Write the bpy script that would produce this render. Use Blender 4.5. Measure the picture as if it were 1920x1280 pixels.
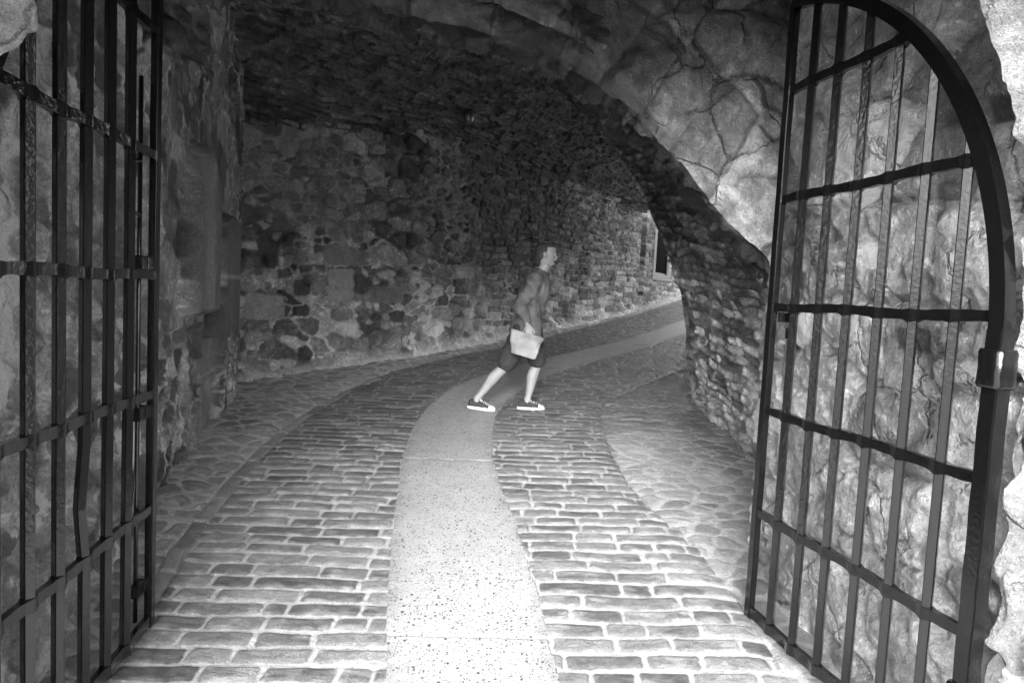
import bpy, bmesh, math, random
import numpy as np
from mathutils import Vector, Matrix, Euler
random.seed(7)
for o in list(bpy.data.objects): bpy.data.objects.remove(o)
sc = bpy.context.scene
R = math.radians

# ------------------------------------------------------------------ camera
cam_d = bpy.data.cameras.new('camera'); cam = bpy.data.objects.new('camera', cam_d)
sc.collection.objects.link(cam); sc.camera = cam
cam_d.sensor_width = 36; cam_d.lens = 24; cam_d.clip_start = 0.05; cam_d.clip_end = 500
pitch, roll = R(-4.02), R(2.87)
F = Vector((0, math.cos(pitch), math.sin(pitch))); R0 = Vector((1, 0, 0)); U0 = R0.cross(F)
Rv = math.cos(roll) * R0 + math.sin(roll) * U0
Uv = -math.sin(roll) * R0 + math.cos(roll) * U0
m = Matrix((Rv, Uv, -F)).transposed().to_4x4(); m.translation = (0, 0, 1.5)
cam.matrix_world = m

# ------------------------------------------------------------------ world (black and white photograph: the sky's light is neutral)
SUN_EL, SUN_AZ = R(24), R(186)          # azimuth clockwise from +Y: behind the camera, to its left
w = bpy.data.worlds.new("World"); sc.world = w; w.use_nodes = True
nt = w.node_tree; bg = nt.nodes['Background']; bg.inputs[1].default_value = 0.12
sky = nt.nodes.new('ShaderNodeTexSky'); sky.sky_type = 'NISHITA'; sky.sun_disc = False
sky.sun_elevation = SUN_EL; sky.sun_rotation = SUN_AZ; sky.dust_density = 4; sky.air_density = 1.5
bw = nt.nodes.new('ShaderNodeRGBToBW')
nt.links.new(sky.outputs[0], bw.inputs[0]); nt.links.new(bw.outputs[0], bg.inputs[0])
sd = bpy.data.lights.new('sun', 'SUN'); sd.energy = 1.0; sd.angle = R(40); sd.color = (1, 1, 1)
so = bpy.data.objects.new('sun', sd); sc.collection.objects.link(so)
dirv = Vector((math.sin(SUN_AZ) * math.cos(SUN_EL), math.cos(SUN_AZ) * math.cos(SUN_EL), math.sin(SUN_EL)))
so.rotation_euler = dirv.to_track_quat('Z', 'Y').to_euler(); so.location = dirv * 30
sc.view_settings.view_transform = 'Standard'; sc.view_settings.look = 'None'
sc.view_settings.exposure = 3.0; sc.view_settings.gamma = 1
sc.cycles.max_bounces = 8; sc.cycles.diffuse_bounces = 6

# ------------------------------------------------------------------ helpers
def link(o, parent=None):
    sc.collection.objects.link(o)
    if parent is not None: o.parent = parent
    return o
def tag(o, label=None, cat=None, group=None, kind=None):
    for k, v in (('label', label), ('category', cat), ('group', group), ('kind', kind)):
        if v: o[k] = v
    return o
def empty(name, loc=(0, 0, 0), rz=0):
    o = bpy.data.objects.new(name, None); o.location = loc; o.rotation_euler = (0, 0, rz)
    return link(o)

def h2(ix, iy, seed=0):
    a = (ix.astype(np.int64) * 374761393 + iy.astype(np.int64) * 668265263 + seed * 974634777) & 0xFFFFFFFF
    a = ((a ^ (a >> 13)) * 1274126177) & 0xFFFFFFFF
    a = ((a ^ (a >> 15)) * 2246822519) & 0xFFFFFFFF
    a = a ^ (a >> 14)
    return (a & 0xFFFFFF) / float(0x1000000)
def vn(x, y, seed=0):
    ix = np.floor(x); iy = np.floor(y); fx = x - ix; fy = y - iy
    fx = fx * fx * fx * (fx * (fx * 6 - 15) + 10); fy = fy * fy * fy * (fy * (fy * 6 - 15) + 10)
    a = h2(ix, iy, seed); b = h2(ix + 1, iy, seed); c = h2(ix, iy + 1, seed); d = h2(ix + 1, iy + 1, seed)
    return (a * (1 - fx) + b * fx) * (1 - fy) + (c * (1 - fx) + d * fx) * fy
def fbm(x, y, o=4, seed=0, gain=.5):
    s = 0; a = 1; t = 0
    for i in range(o):
        s = s + a * vn(x * 2 ** i + 17.3 * i, y * 2 ** i - 9.1 * i, seed + i); t += a; a *= gain
    return s / t * 2 - 1            # -1..1
def ridged(x, y, o=4, seed=0):
    s = 0; a = 1; t = 0
    for i in range(o):
        s = s + a * (1 - abs(vn(x * 2 ** i + 3.3 * i, y * 2 ** i, seed + i) * 2 - 1)); t += a; a *= .5
    return s / t                    # 0..1
def ss(a, b, x):
    t = np.clip((x - a) / (b - a), 0, 1); return t * t * (3 - 2 * t)
def worley(u, v, cu, cv, seed=0, jit=.85, wt=.25, p=3.0):
    """edge distance in metres, cell random, random 2"""
    U = u / cu; V = v / cv; iu = np.floor(U); iv = np.floor(V)
    f1 = np.full(U.shape, 9.); f2 = np.full(U.shape, 9.); idr = np.zeros(U.shape)
    for di in (-2, -1, 0, 1, 2):
        for dj in (-2, -1, 0, 1, 2):
            a = iu + di; b = iv + dj
            px = a + .5 + jit * (h2(a, b, seed) - .5); py = b + .5 + jit * (h2(a, b, seed + 1) - .5)
            px = px + .5 * (b % 2)
            d = (np.abs(U - px) ** p + np.abs(V - py) ** p) ** (1 / p) + wt * (h2(a, b, seed + 2) - .5)
            c = h2(a, b, seed + 3)
            lt = d < f1
            f2 = np.where(lt, f1, np.minimum(f2, d)); idr = np.where(lt, c, idr); f1 = np.where(lt, d, f1)
    return (f2 - f1) * .5 * min(cu, cv) * 1.1, idr
def facets(u, v, c, seed, slope=.3):
    """broken-rock relief: flat facets with random tilt, continuous-ish (max of neighbouring planes)"""
    U = u / c; V = v / c; iu = np.floor(U); iv = np.floor(V); h = np.full(U.shape, -9.)
    for di in (-1, 0, 1):
        for dj in (-1, 0, 1):
            a = iu + di; b = iv + dj
            dx = U - (a + h2(a, b, seed)); dy = V - (b + h2(a, b, seed + 1))
            pl = slope * ((h2(a, b, seed + 2) - .5) * 2 * dx + (h2(a, b, seed + 3) - .5) * 2 * dy) - .30 * (dx * dx + dy * dy) + .25 * h2(a, b, seed + 4)
            h = np.maximum(h, pl)
    return h * c
def courses(u, v, L, Hh, seed=0, rr=.02, jit=.5):
    """coursed blocks: distance to block edge (rounded), cell random"""
    row = np.floor(v / Hh); fv = (v / Hh - row) * Hh
    U = u / L * (.8 + .4 * h2(row, row * 0, seed)) + 7 * h2(row, row * 0, seed + 1)
    k = np.floor(U)
    def bnd(kk): return kk + jit * (h2(kk, row, seed + 2) - .5)
    k = np.where(U < bnd(k), k - 1, np.where(U > bnd(k + 1), k + 1, k))
    dx = np.minimum(U - bnd(k), bnd(k + 1) - U) * L; dy = np.minimum(fv, Hh - fv)
    qx = np.maximum(rr - dx, 0); qy = np.maximum(rr - dy, 0)
    d = np.where((qx > 0) & (qy > 0), rr - np.hypot(qx, qy), np.minimum(dx, dy))
    return d, h2(k, row, seed + 3), h2(k, row, seed + 4), (U - (bnd(k) + bnd(k + 1)) / 2) * L, fv - Hh / 2

def mesh_from(name, P, faces, attrs=None, smooth=True):
    me = bpy.data.meshes.new(name)
    P = P.reshape(-1, 3); nv = len(P); nf = len(faces); k = faces.shape[1]
    me.vertices.add(nv); me.vertices.foreach_set('co', P.astype(np.float32).ravel())
    me.loops.add(nf * k); me.loops.foreach_set('vertex_index', faces.astype(np.int32).ravel())
    me.polygons.add(nf); me.polygons.foreach_set('loop_start', (np.arange(nf) * k).astype(np.int32))
    me.polygons.foreach_set('loop_total', np.full(nf, k, np.int32))
    me.update(calc_edges=True); me.validate()
    if smooth: me.polygons.foreach_set('use_smooth', np.ones(len(me.polygons), bool))
    for an, av in (attrs or {}).items():
        at = me.attributes.new(an, 'FLOAT', 'POINT'); at.data.foreach_set('value', av.astype(np.float32).ravel())
    return me
def gridfaces(n, mm, flip=False):
    i, j = np.meshgrid(np.arange(n - 1), np.arange(mm - 1), indexing='ij')
    a = i * mm + j; b = (i + 1) * mm + j
    q = np.stack([a, b, b + 1, a + 1] if not flip else [a, a + 1, b + 1, b], -1)
    return q
def normals(P, flip=False):
    gu = np.gradient(P, axis=0); gv = np.gradient(P, axis=1); N = np.cross(gu, gv)
    N /= np.maximum(np.linalg.norm(N, axis=-1, keepdims=True), 1e-9)
    return -N if flip else N
def sheet(name, P, disp, alb, rgh, mat, parent=None, flip=False, fm=None):
    P = P + normals(P, flip) * disp[..., None]
    q = gridfaces(P.shape[0], P.shape[1], flip)
    f = q[fm] if fm is not None else q.reshape(-1, 4)
    if fm is not None:
        used = np.zeros(P.shape[0] * P.shape[1], bool); used[f.ravel()] = True
        idx = np.cumsum(used) - 1; f = idx[f]
        P2 = P.reshape(-1, 3)[used]; alb = alb.ravel()[used]; rgh = rgh.ravel()[used]
    else: P2 = P
    me = mesh_from(name, P2, f, {'alb': alb, 'rgh': rgh}); me.materials.append(mat)
    return link(bpy.data.objects.new(name, me), parent)
def resample(pts, n=None, step=None, power=None):
    pts = np.array(pts, float); d = np.r_[0, np.cumsum(np.linalg.norm(np.diff(pts, axis=0), axis=1))]
    n = n or int(d[-1] / step) + 2
    t = np.linspace(0, d[-1], n); Q = np.stack([np.interp(t, d, pts[:, k]) for k in range(pts.shape[1])], 1)
    # soften corners
    K = max(1, int(n * .02))
    for _ in range(2):
        Qp = np.pad(Q, ((K, K), (0, 0)), 'edge'); ker = np.ones(2 * K + 1) / (2 * K + 1)
        S = np.stack([np.convolve(Qp[:, k], ker, 'valid') for k in range(Q.shape[1])], 1)
        S[0] = Q[0]; S[-1] = Q[-1]; Q = S
    return Q, t

# ------------------------------------------------------------------ materials
def masonry_mat(name, bump=.5, scale=1.0, contrast=.35, spec=.5, crack=0.0):
    m = bpy.data.materials.new(name); m.use_nodes = True; n = m.node_tree.nodes; l = m.node_tree.links
    b = n['Principled BSDF']; b.inputs['Specular IOR Level'].default_value = spec
    tc = n.new('ShaderNodeTexCoord')
    a = n.new('ShaderNodeAttribute'); a.attribute_name = 'alb'
    r = n.new('ShaderNodeAttribute'); r.attribute_name = 'rgh'
    def noise(sc_, det, rg=.6):
        t = n.new('ShaderNodeTexNoise'); t.inputs['Scale'].default_value = sc_ * scale; t.inputs['Detail'].default_value = det
        t.inputs['Roughness'].default_value = rg; l.new(tc.outputs['Object'], t.inputs['Vector']); return t
    def mth(op, x, y, z=None):
        t = n.new('ShaderNodeMath'); t.operation = op
        for i, q in enumerate((x, y, z)):
            if q is None: continue
            if isinstance(q, (int, float)): t.inputs[i].default_value = q
            else: l.new(q, t.inputs[i])
        return t.outputs[0]
    n1 = noise(14, 8, .7); n2 = noise(70, 5, .7); n3 = noise(260, 3, .6)
    k1, k2, k3 = contrast * 2.4, contrast * 4.0, contrast * 4.0
    s = mth('ADD', mth('MULTIPLY_ADD', n1.outputs[0], k1, 1 - k1 / 2), mth('MULTIPLY_ADD', n2.outputs[0], k2, -k2 / 2))
    s = mth('ADD', s, mth('MULTIPLY_ADD', n3.outputs[0], k3, -k3 / 2))
    # small crisp flecks of lichen and chipped face
    fl = noise(38, 6, .75); cr = n.new('ShaderNodeMapRange'); cr.inputs[1].default_value = .585; cr.inputs[2].default_value = .64
    cr.inputs[3].default_value = 0; cr.inputs[4].default_value = .7; l.new(fl.outputs[0], cr.inputs[0])
    s = mth('ADD', s, cr.outputs[0])
    s = mth('MAXIMUM', s, .22)
    col = mth('MINIMUM', mth('MULTIPLY', a.outputs['Fac'], s), .85)
    l.new(col, b.inputs['Base Color'])
    rr = mth('MULTIPLY_ADD', n2.outputs[0], .9, -.45)
    l.new(mth('ADD', r.outputs['Fac'], rr), b.inputs['Roughness'])
    ck = None
    if crack:
        wv = noise(6, 5, .7); wm = n.new('ShaderNodeVectorMath'); wm.operation = 'MULTIPLY_ADD'; l.new(wv.outputs['Color'], wm.inputs[0])
        wm.inputs[1].default_value = (.12, .12, .12); l.new(tc.outputs['Object'], wm.inputs[2])
        vo = n.new('ShaderNodeTexVoronoi'); vo.feature = 'DISTANCE_TO_EDGE'; vo.inputs['Scale'].default_value = crack; l.new(wm.outputs[0], vo.inputs['Vector'])
        cm = n.new('ShaderNodeMapRange'); cm.inputs[1].default_value = .0; cm.inputs[2].default_value = .035; l.new(vo.outputs['Distance'], cm.inputs[0])
        gate_ = noise(2.2, 3); gm = n.new('ShaderNodeMapRange'); gm.inputs[1].default_value = .47; gm.inputs[2].default_value = .56; l.new(gate_.outputs[0], gm.inputs[0])
        ck = mth('MULTIPLY', mth('SUBTRACT', 1, cm.outputs[0]), gm.outputs[0])
        l.new(mth('MULTIPLY', col, mth('MULTIPLY_ADD', ck, -.32, 1)), b.inputs['Base Color'])
    hh = mth('ADD', mth('MULTIPLY', n1.outputs[0], 1.0), mth('ADD', mth('MULTIPLY', n2.outputs[0], .55), mth('MULTIPLY', n3.outputs[0], .22)))
    if ck is not None: hh = mth('MULTIPLY_ADD', ck, -.8, hh)
    bp = n.new('ShaderNodeBump'); bp.inputs['Strength'].default_value = bump; bp.inputs['Distance'].default_value = .045
    l.new(hh, bp.inputs['Height']); l.new(bp.outputs[0], b.inputs['Normal'])
    return m
M_wall = masonry_mat('weathered_rubble', 1.0, 1.1, .5)
M_vault = masonry_mat('dark_vault_stone', .9, 1.2, .4)
M_pale = masonry_mat('pale_dressed_stone', 1.0, 1.0, .42, crack=3.2)
M_sett = masonry_mat('stone_setts', .7, 1.8, .40)
M_flag = masonry_mat('crazy_paving', .7, 1.6, .36)
M_ground = masonry_mat('plain_ground', .4, 1, .2)

def plain(name, c, rough=.5, metal=0, bump=0, bscale=200, spec=.5, mott=0):
    m = bpy.data.materials.new(name); m.use_nodes = True; n = m.node_tree.nodes; l = m.node_tree.links; b = n['Principled BSDF']
    b.inputs['Base Color'].default_value = (c, c, c, 1); b.inputs['Roughness'].default_value = rough
    b.inputs['Metallic'].default_value = metal; b.inputs['Specular IOR Level'].default_value = spec
    tc = n.new('ShaderNodeTexCoord'); t = n.new('ShaderNodeTexNoise'); t.inputs['Scale'].default_value = bscale; t.inputs['Detail'].default_value = 4
    l.new(tc.outputs['Object'], t.inputs['Vector'])
    if bump:
        bp = n.new('ShaderNodeBump'); bp.inputs['Strength'].default_value = bump; bp.inputs['Distance'].default_value = .004
        l.new(t.outputs[0], bp.inputs['Height']); l.new(bp.outputs[0], b.inputs['Normal'])
    if mott:
        t2 = n.new('ShaderNodeTexNoise'); t2.inputs['Scale'].default_value = bscale * .25; t2.inputs['Detail'].default_value = 5
        l.new(tc.outputs['Object'], t2.inputs['Vector'])
        mr = n.new('ShaderNodeMapRange'); mr.inputs[1].default_value = .3; mr.inputs[2].default_value = .7
        mr.inputs[3].default_value = c * (1 - mott); mr.inputs[4].default_value = c * (1 + mott)
        l.new(t2.outputs[0], mr.inputs[0]); l.new(mr.outputs[0], b.inputs['Base Color'])
    return m
M_iron = plain('black_gloss_paint', .004, .14, 0, .35, 70, .6)
M_skin = plain('skin', .24, .5, 0, .1, 300, .4, .06)
M_shirt = plain('grey_cotton', .10, .95, 0, 1.0, 40, .1, .35)
M_short = plain('dark_shorts_cloth', .035, .9, 0, .5, 90, .2, .2)
M_hair = plain('hair', .03, .6, 0, .8, 150, .3, .3)
M_rubber = plain('white_rubber', .5, .5, 0, .1, 200)
M_canvas = plain('black_canvas', .03, .85, 0, .3, 500)
M_bag = plain('pale_bag', .22, .6, 0, .6, 30, .3, .35)
M_dark = plain('dark_opening', .01, .9, spec=0)
M_lamp = plain('lamp_metal', .12, .3, .6, .2, 60)

# terrazzo strip: pale concrete with exposed dark chips
def strip_mat():
    m = bpy.data.materials.new('exposed_aggregate_concrete'); m.use_nodes = True; n = m.node_tree.nodes; l = m.node_tree.links; b = n['Principled BSDF']
    tc = n.new('ShaderNodeTexCoord')
    mp = n.new('ShaderNodeMapping'); mp.inputs['Scale'].default_value = (1, 1, 0); l.new(tc.outputs['Object'], mp.inputs[0])
    nz = n.new('ShaderNodeTexNoise'); nz.inputs['Scale'].default_value = 60; l.new(mp.outputs[0], nz.inputs['Vector'])
    ad = n.new('ShaderNodeVectorMath'); ad.operation = 'MULTIPLY_ADD'; l.new(nz.outputs['Color'], ad.inputs[0])
    ad.inputs[1].default_value = (.012, .012, 0); l.new(mp.outputs[0], ad.inputs[2])
    prev = None
    for scl, thr, sel in ((44, .27, .22), (80, .30, .30), (150, .32, .32)):
        v = n.new('ShaderNodeTexVoronoi'); v.inputs['Scale'].default_value = scl; l.new(ad.outputs[0], v.inputs['Vector'])
        a = n.new('ShaderNodeMapRange'); a.inputs[1].default_value = thr; a.inputs[2].default_value = thr + .08; a.inputs[3].default_value = 1; a.inputs[4].default_value = 0
        l.new(v.outputs['Distance'], a.inputs[0])
        sx = n.new('ShaderNodeSeparateColor'); l.new(v.outputs['Color'], sx.inputs[0])
        lt = n.new('ShaderNodeMath'); lt.operation = 'LESS_THAN'; lt.inputs[1].default_value = sel; l.new(sx.outputs[0], lt.inputs[0])
        mu = n.new('ShaderNodeMath'); mu.operation = 'MULTIPLY'; l.new(a.outputs[0], mu.inputs[0]); l.new(lt.outputs[0], mu.inputs[1])
        dk = n.new('ShaderNodeMath'); dk.operation = 'MULTIPLY'; l.new(mu.outputs[0], dk.inputs[0])
        md = n.new('ShaderNodeMath'); md.operation = 'MULTIPLY_ADD'; l.new(sx.outputs[1], md.inputs[0]); md.inputs[1].default_value = .35; md.inputs[2].default_value = .58
        l.new(md.outputs[0], dk.inputs[1])
        if prev is None: prev = dk.outputs[0]
        else:
            mx = n.new('ShaderNodeMath'); mx.operation = 'MAXIMUM'; l.new(prev, mx.inputs[0]); l.new(dk.outputs[0], mx.inputs[1]); prev = mx.outputs[0]
    at = n.new('ShaderNodeAttribute'); at.attribute_name = 'alb'
    t2 = n.new('ShaderNodeTexNoise'); t2.inputs['Scale'].default_value = 9; t2.inputs['Detail'].default_value = 6; l.new(mp.outputs[0], t2.inputs['Vector'])
    q = n.new('ShaderNodeMath'); q.operation = 'MULTIPLY_ADD'; l.new(t2.outputs[0], q.inputs[0]); q.inputs[1].default_value = .35; q.inputs[2].default_value = .82
    base = n.new('ShaderNodeMath'); base.operation = 'MULTIPLY'; l.new(at.outputs['Fac'], base.inputs[0]); l.new(q.outputs[0], base.inputs[1])
    inv = n.new('ShaderNodeMath'); inv.operation = 'SUBTRACT'; inv.inputs[0].default_value = 1; l.new(prev, inv.inputs[1])
    c = n.new('ShaderNodeMath'); c.operation = 'MULTIPLY'; l.new(base.outputs[0], c.inputs[0]); l.new(inv.outputs[0], c.inputs[1])
    l.new(c.outputs[0], b.inputs['Base Color']); b.inputs['Roughness'].default_value = .6
    bp = n.new('ShaderNodeBump'); bp.inputs['Strength'].default_value = .3; bp.inputs['Distance'].default_value = .003; l.new(c.outputs[0], bp.inputs['Height'])
    l.new(bp.outputs[0], b.inputs['Normal'])
    return m
M_strip = strip_mat()

# ------------------------------------------------------------------ ground
GY = [-60, 0, 1, 2.0, 2.81, 3.4, 4.04, 5.13, 6.73, 8, 10, 12, 14, 16, 20, 30, 60]
GZ = [-1.2, -.42, -.32, -.2, -.10, 0, .08, .217, .36, .50, .74, 1.0, 1.28, 1.6, 2.2, 3.4, 6]
_yy = np.linspace(-60, 60, 6001); _zz = np.interp(_yy, GY, GZ); _k = np.ones(35) / 35
_zz = np.convolve(np.pad(_zz, 17, 'edge'), _k, 'valid')
def gz(Y): return np.interp(Y, _yy, _zz)
def xf(pts, Y):
    pts = sorted((y, x) for x, y in pts); return np.interp(Y, [p[0] for p in pts], [p[1] for p in pts])
stripL = [(-.35, .5), (-.40, 1.8), (-.45, 2.69), (-.56, 3.35), (-.69, 4.26), (-.79, 5.09), (-.83, 5.93), (-.78, 6.68), (-.62, 7.47), (-.27, 8.17), (.53, 9.3), (1.39, 10.3), (2.31, 11.6), (3.4, 13.3), (9, 22)]
stripR = [(.32, .5), (.29, 1.8), (.26, 2.74), (.21, 3.24), (.13, 3.74), (.05, 4.27), (-.05, 4.77), (-.12, 5.31), (-.13, 5.89), (-.1, 6.61), (.05, 7.26), (.44, 8.2), (1.0, 9.0), (1.92, 10.17), (2.97, 11.72), (9.8, 21)]
kerb = [(-1.5, .5), (-1.54, 2.61), (-1.61, 3.14), (-1.71, 3.73), (-1.76, 4.3), (-1.80, 4.84), (-1.81, 5.6), (-1.73, 6.6), (-1.5, 7.53), (-1.05, 8.6), (-.36, 9.48), (.65, 10.8), (1.4, 11.92), (2.6, 13.7), (8, 22)]
gutR = [(1.3, .5), (1.26, 2.81), (1.23, 3.28), (1.13, 4.03), (.93, 4.53), (.86, 5.09), (.85, 6.06), (.94, 7.01), (1.21, 7.49), (2.28, 9.03), (6, 13), (14, 21)]
ys = [2.15]
while ys[-1] < 22: ys.append(ys[-1] + .0050 * (ys[-1] / 3) ** 1.3)
ys = np.array(ys); us = np.linspace(-.74, .64, 900)
U_, Y_ = np.meshgrid(us, ys, indexing='ij'); X_ = U_ * (Y_ + .5); Z_ = gz(Y_)
sm = lambda pts: np.convolve(np.pad(xf(pts, ys), 20, 'edge'), np.ones(41) / 41, 'valid')
eL, eR, eK, eG = (sm(p)[None, :] + .011 * fbm(ys * 5, ys * 0, 3, s)[None, :] for s, p in ((1, stripL), (2, stripR), (3, kerb), (4, gutR)))
wob = .014 * fbm(X_ * 1.3, Y_ * 1.3, 2, 5); wob2 = .008 * fbm(X_ * 9, Y_ * 9, 2, 6)
rowc = Y_ + wob + wob2 * .5 - .05 * X_
d, c1, c2, lx, ly = courses(X_ + wob2, rowc, .30, .108, 11, .028, .6)
n_f = fbm(X_ * 22, Y_ * 40, 4, 21); n_m = fbm(X_ * 3, Y_ * 3, 4, 22); n_r = ridged(X_ * 14, Y_ * 26, 4, 23)
edge = .0090 + .005 * n_f + .006 * fbm(X_ * 3.5, Y_ * 3.5, 2, 24)
ms = ss(edge - .002, edge + .004, d)
sh = ss(edge - .004, edge + .018, d)
smear = ss(.40, .62, fbm(X_ * 8, Y_ * 16, 5, 25) * .5 + .5 + .12 * n_m - .15 * (c2 > .3))     # cement washed over some setts
disp_s = sh * (.011 + .007 * (c1 - .5) + lx * (c2 - .5) * .035 + ly * (c1 - .5) * .10) + .002 * n_f + .003 * (n_r - .5)
alb_s = (.135 + .09 * (c1 - .5) + .05 * n_f) * ms + .40 * (1 - ms) * (1 + .12 * n_f)
alb_s = alb_s * (1 - smear * .35) + .40 * smear * .35
wet = ss(6.2, 8.5, Y_ + .35 * X_ + 1.2 * n_m)
rg_s = .62 - .12 * ms - .14 * wet * ms - .05 * wet
# inside the passage the setts are darker
inward = ss(4.2, 7.0, Y_ + .6 * n_m)
alb_s = alb_s * (1 - .30 * inward)
# crazy paving either side
wx = X_ + .03 * fbm(X_ * 5, Y_ * 5, 3, 31); wy = Y_ + .03 * fbm(X_ * 5, Y_ * 5, 3, 32)
dw, cw = worley(wx, wy, .19, .135, 33, .95, .35, 2.3)
ew = .010 + .006 * n_f + .006 * ss(.1, .5, n_m)
mw = ss(ew - .002, ew + .004, dw); shw = ss(ew - .004, ew + .022, dw)
disp_w = shw * (.010 + .008 * (cw - .5)) + .004 * n_f + .004 * (n_r - .5)
rub = ss(-.1, .5, fbm(X_ * 2.2, Y_ * 2.2, 3, 37))
alb_w = (.26 + .16 * (cw - .5) + .06 * n_f) * mw + (.46 + .08 * n_f) * (1 - mw)
alb_w = alb_w * (1 - .35 * rub) + .34 * .35 * rub
# right verge: stones get longer and glossy inside, cobbles in pale mortar by the gate
right = X_ > eG
vz = ss(5.6, 6.6, Y_ + .3 * n_m)
d3, c3, c4, lx3, ly3 = courses(X_ + 2 * wob2 + .25 * Y_, Y_ + wob + 2.5 * wob2 + .12 * X_, .24, .085, 41, .03, .8)
e3 = .008 + .004 * n_f; m3 = ss(e3 - .003, e3 + .004, d3)
disp3 = ss(e3 - .006, e3 + .03, d3) * (.014 + .014 * (c3 - .5) + lx3 * (c4 - .5) * .14 + ly3 * (c3 - .5) * .25) + .004 * n_f
alb3 = (.13 + .1 * (c3 - .5)) * m3 + .24 * (1 - m3)
mortarish = ss(-.25, .45, fbm(X_ * 1.6, Y_ * 1.6, 3, 43) + .5 * (Y_ < 3.9))
alb_r = (.17 + .12 * (cw - .5)) * mw + .30 * (1 - mw); alb_r = 1.3 * (alb_r * (1 - .4 * mortarish) + .30 * .4 * mortarish)
alb_R = alb_r * (1 - vz) + alb3 * vz; disp_R = disp_w * .6 * (1 - vz) * (1 - .4 * mortarish) + disp3 * vz; rg_R = .60 * (1 - vz) + .40 * vz
# gutter kerb band: long stones laid along the curve
kd = X_ - eK; kw = .11
al = courses(Y_ + .02 * n_m, kd * 0 + .05, .34, .1, 51, .01, .5)
kdist = np.minimum(np.minimum(np.abs(kd + kw), np.abs(kd)), al[0] * 1.2)
mk = ss(.008 + .006 * n_f, .018 + .006 * n_f, kdist)
isk = (kd < 0) & (kd > -kw)
alb_k = ((.23 + .16 * (al[1] - .5) + .05 * n_f) * mk + .36 * (1 - mk))
disp_k = -.010 + .014 * mk + .012 * (al[1] - .5) * mk + .004 * n_f
left = kd < 0
alb = np.where(left, alb_w, np.where(right, alb_R, alb_s)); disp = np.where(left, disp_w + .02 * ss(0, .25, -kd - kw), np.where(right, disp_R, disp_s)); rgh = np.where(left, .6, np.where(right, rg_R, rg_s))
alb = np.where(isk, alb_k, alb); disp = np.where(isk, disp_k, disp)
# right gutter: slight dish
gd = np.abs(X_ - eG); disp = disp - .014 * np.exp(-(gd / .07) ** 2) + .006 * np.exp(-((X_ - eG + .04) / .03) ** 2) * (Y_ > 5)
alb = alb * (1 - .2 * np.exp(-((X_ - eG) / .018) ** 2) * (Y_ > 4.6))
# strip
ins = (X_ > eL) & (X_ < eR)
jy = np.array([2.02, 3.0, 5.12, 6.95, 8.6, 10.4, 12.3, 14.5]); jd = np.min(np.abs((Y_ - .04 * X_)[..., None] - jy), -1)
jt = ss(.012, .004, jd)
alb_t = .29 * (1 + .12 * inward) * (1 + .06 * n_m) + .05 * ss(.012, .005, np.abs(jd - .012)) - .06 * ss(.10, 0, np.minimum(X_ - eL, eR - X_) + .03 * n_m) * (n_r > .5) - .30 * ss(.006, .002, jd) * (Y_ > 4)  # strip turns slightly paler further in
disp_t = .010 + .0008 * n_f - .004 * jt
alb = np.where(ins, alb_t, alb); disp = np.where(ins, disp_t, disp); rgh = np.where(ins, .55 - .1 * wet, rgh)
disp = disp + .012 * n_m * ~ins
P = np.stack([X_, Y_, Z_], -1)
fc = lambda a: a[:-1, :-1]
f_strip = fc(ins); f_pave = fc(left) & ~f_strip; f_verge = fc(right) & ~f_strip & ~f_pave; f_road = ~(f_strip | f_pave | f_verge)
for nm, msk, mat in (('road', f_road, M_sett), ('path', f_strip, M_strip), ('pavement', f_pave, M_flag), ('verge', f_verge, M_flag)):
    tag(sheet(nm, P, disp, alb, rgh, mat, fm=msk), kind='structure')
# the ground beyond and behind
gx = np.linspace(-70, 70, 60); gy = np.r_[np.linspace(-60, 0, 20), np.linspace(.5, 24, 48), np.linspace(26, 60, 12)]
GX, GYY = np.meshgrid(gx, gy, indexing='ij'); drop = np.where((GYY > 2.4) & (GYY < 21.5), .09, .0)
GP = np.stack([GX, GYY, gz(GYY) - drop - .004], -1)
tag(sheet('ground', GP, np.zeros(GX.shape), np.full(GX.shape, .42), np.full(GX.shape, .8), M_ground), kind='structure')
del alb_s, alb_w, alb_r, alb3, disp_s, disp_w, disp3

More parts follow.
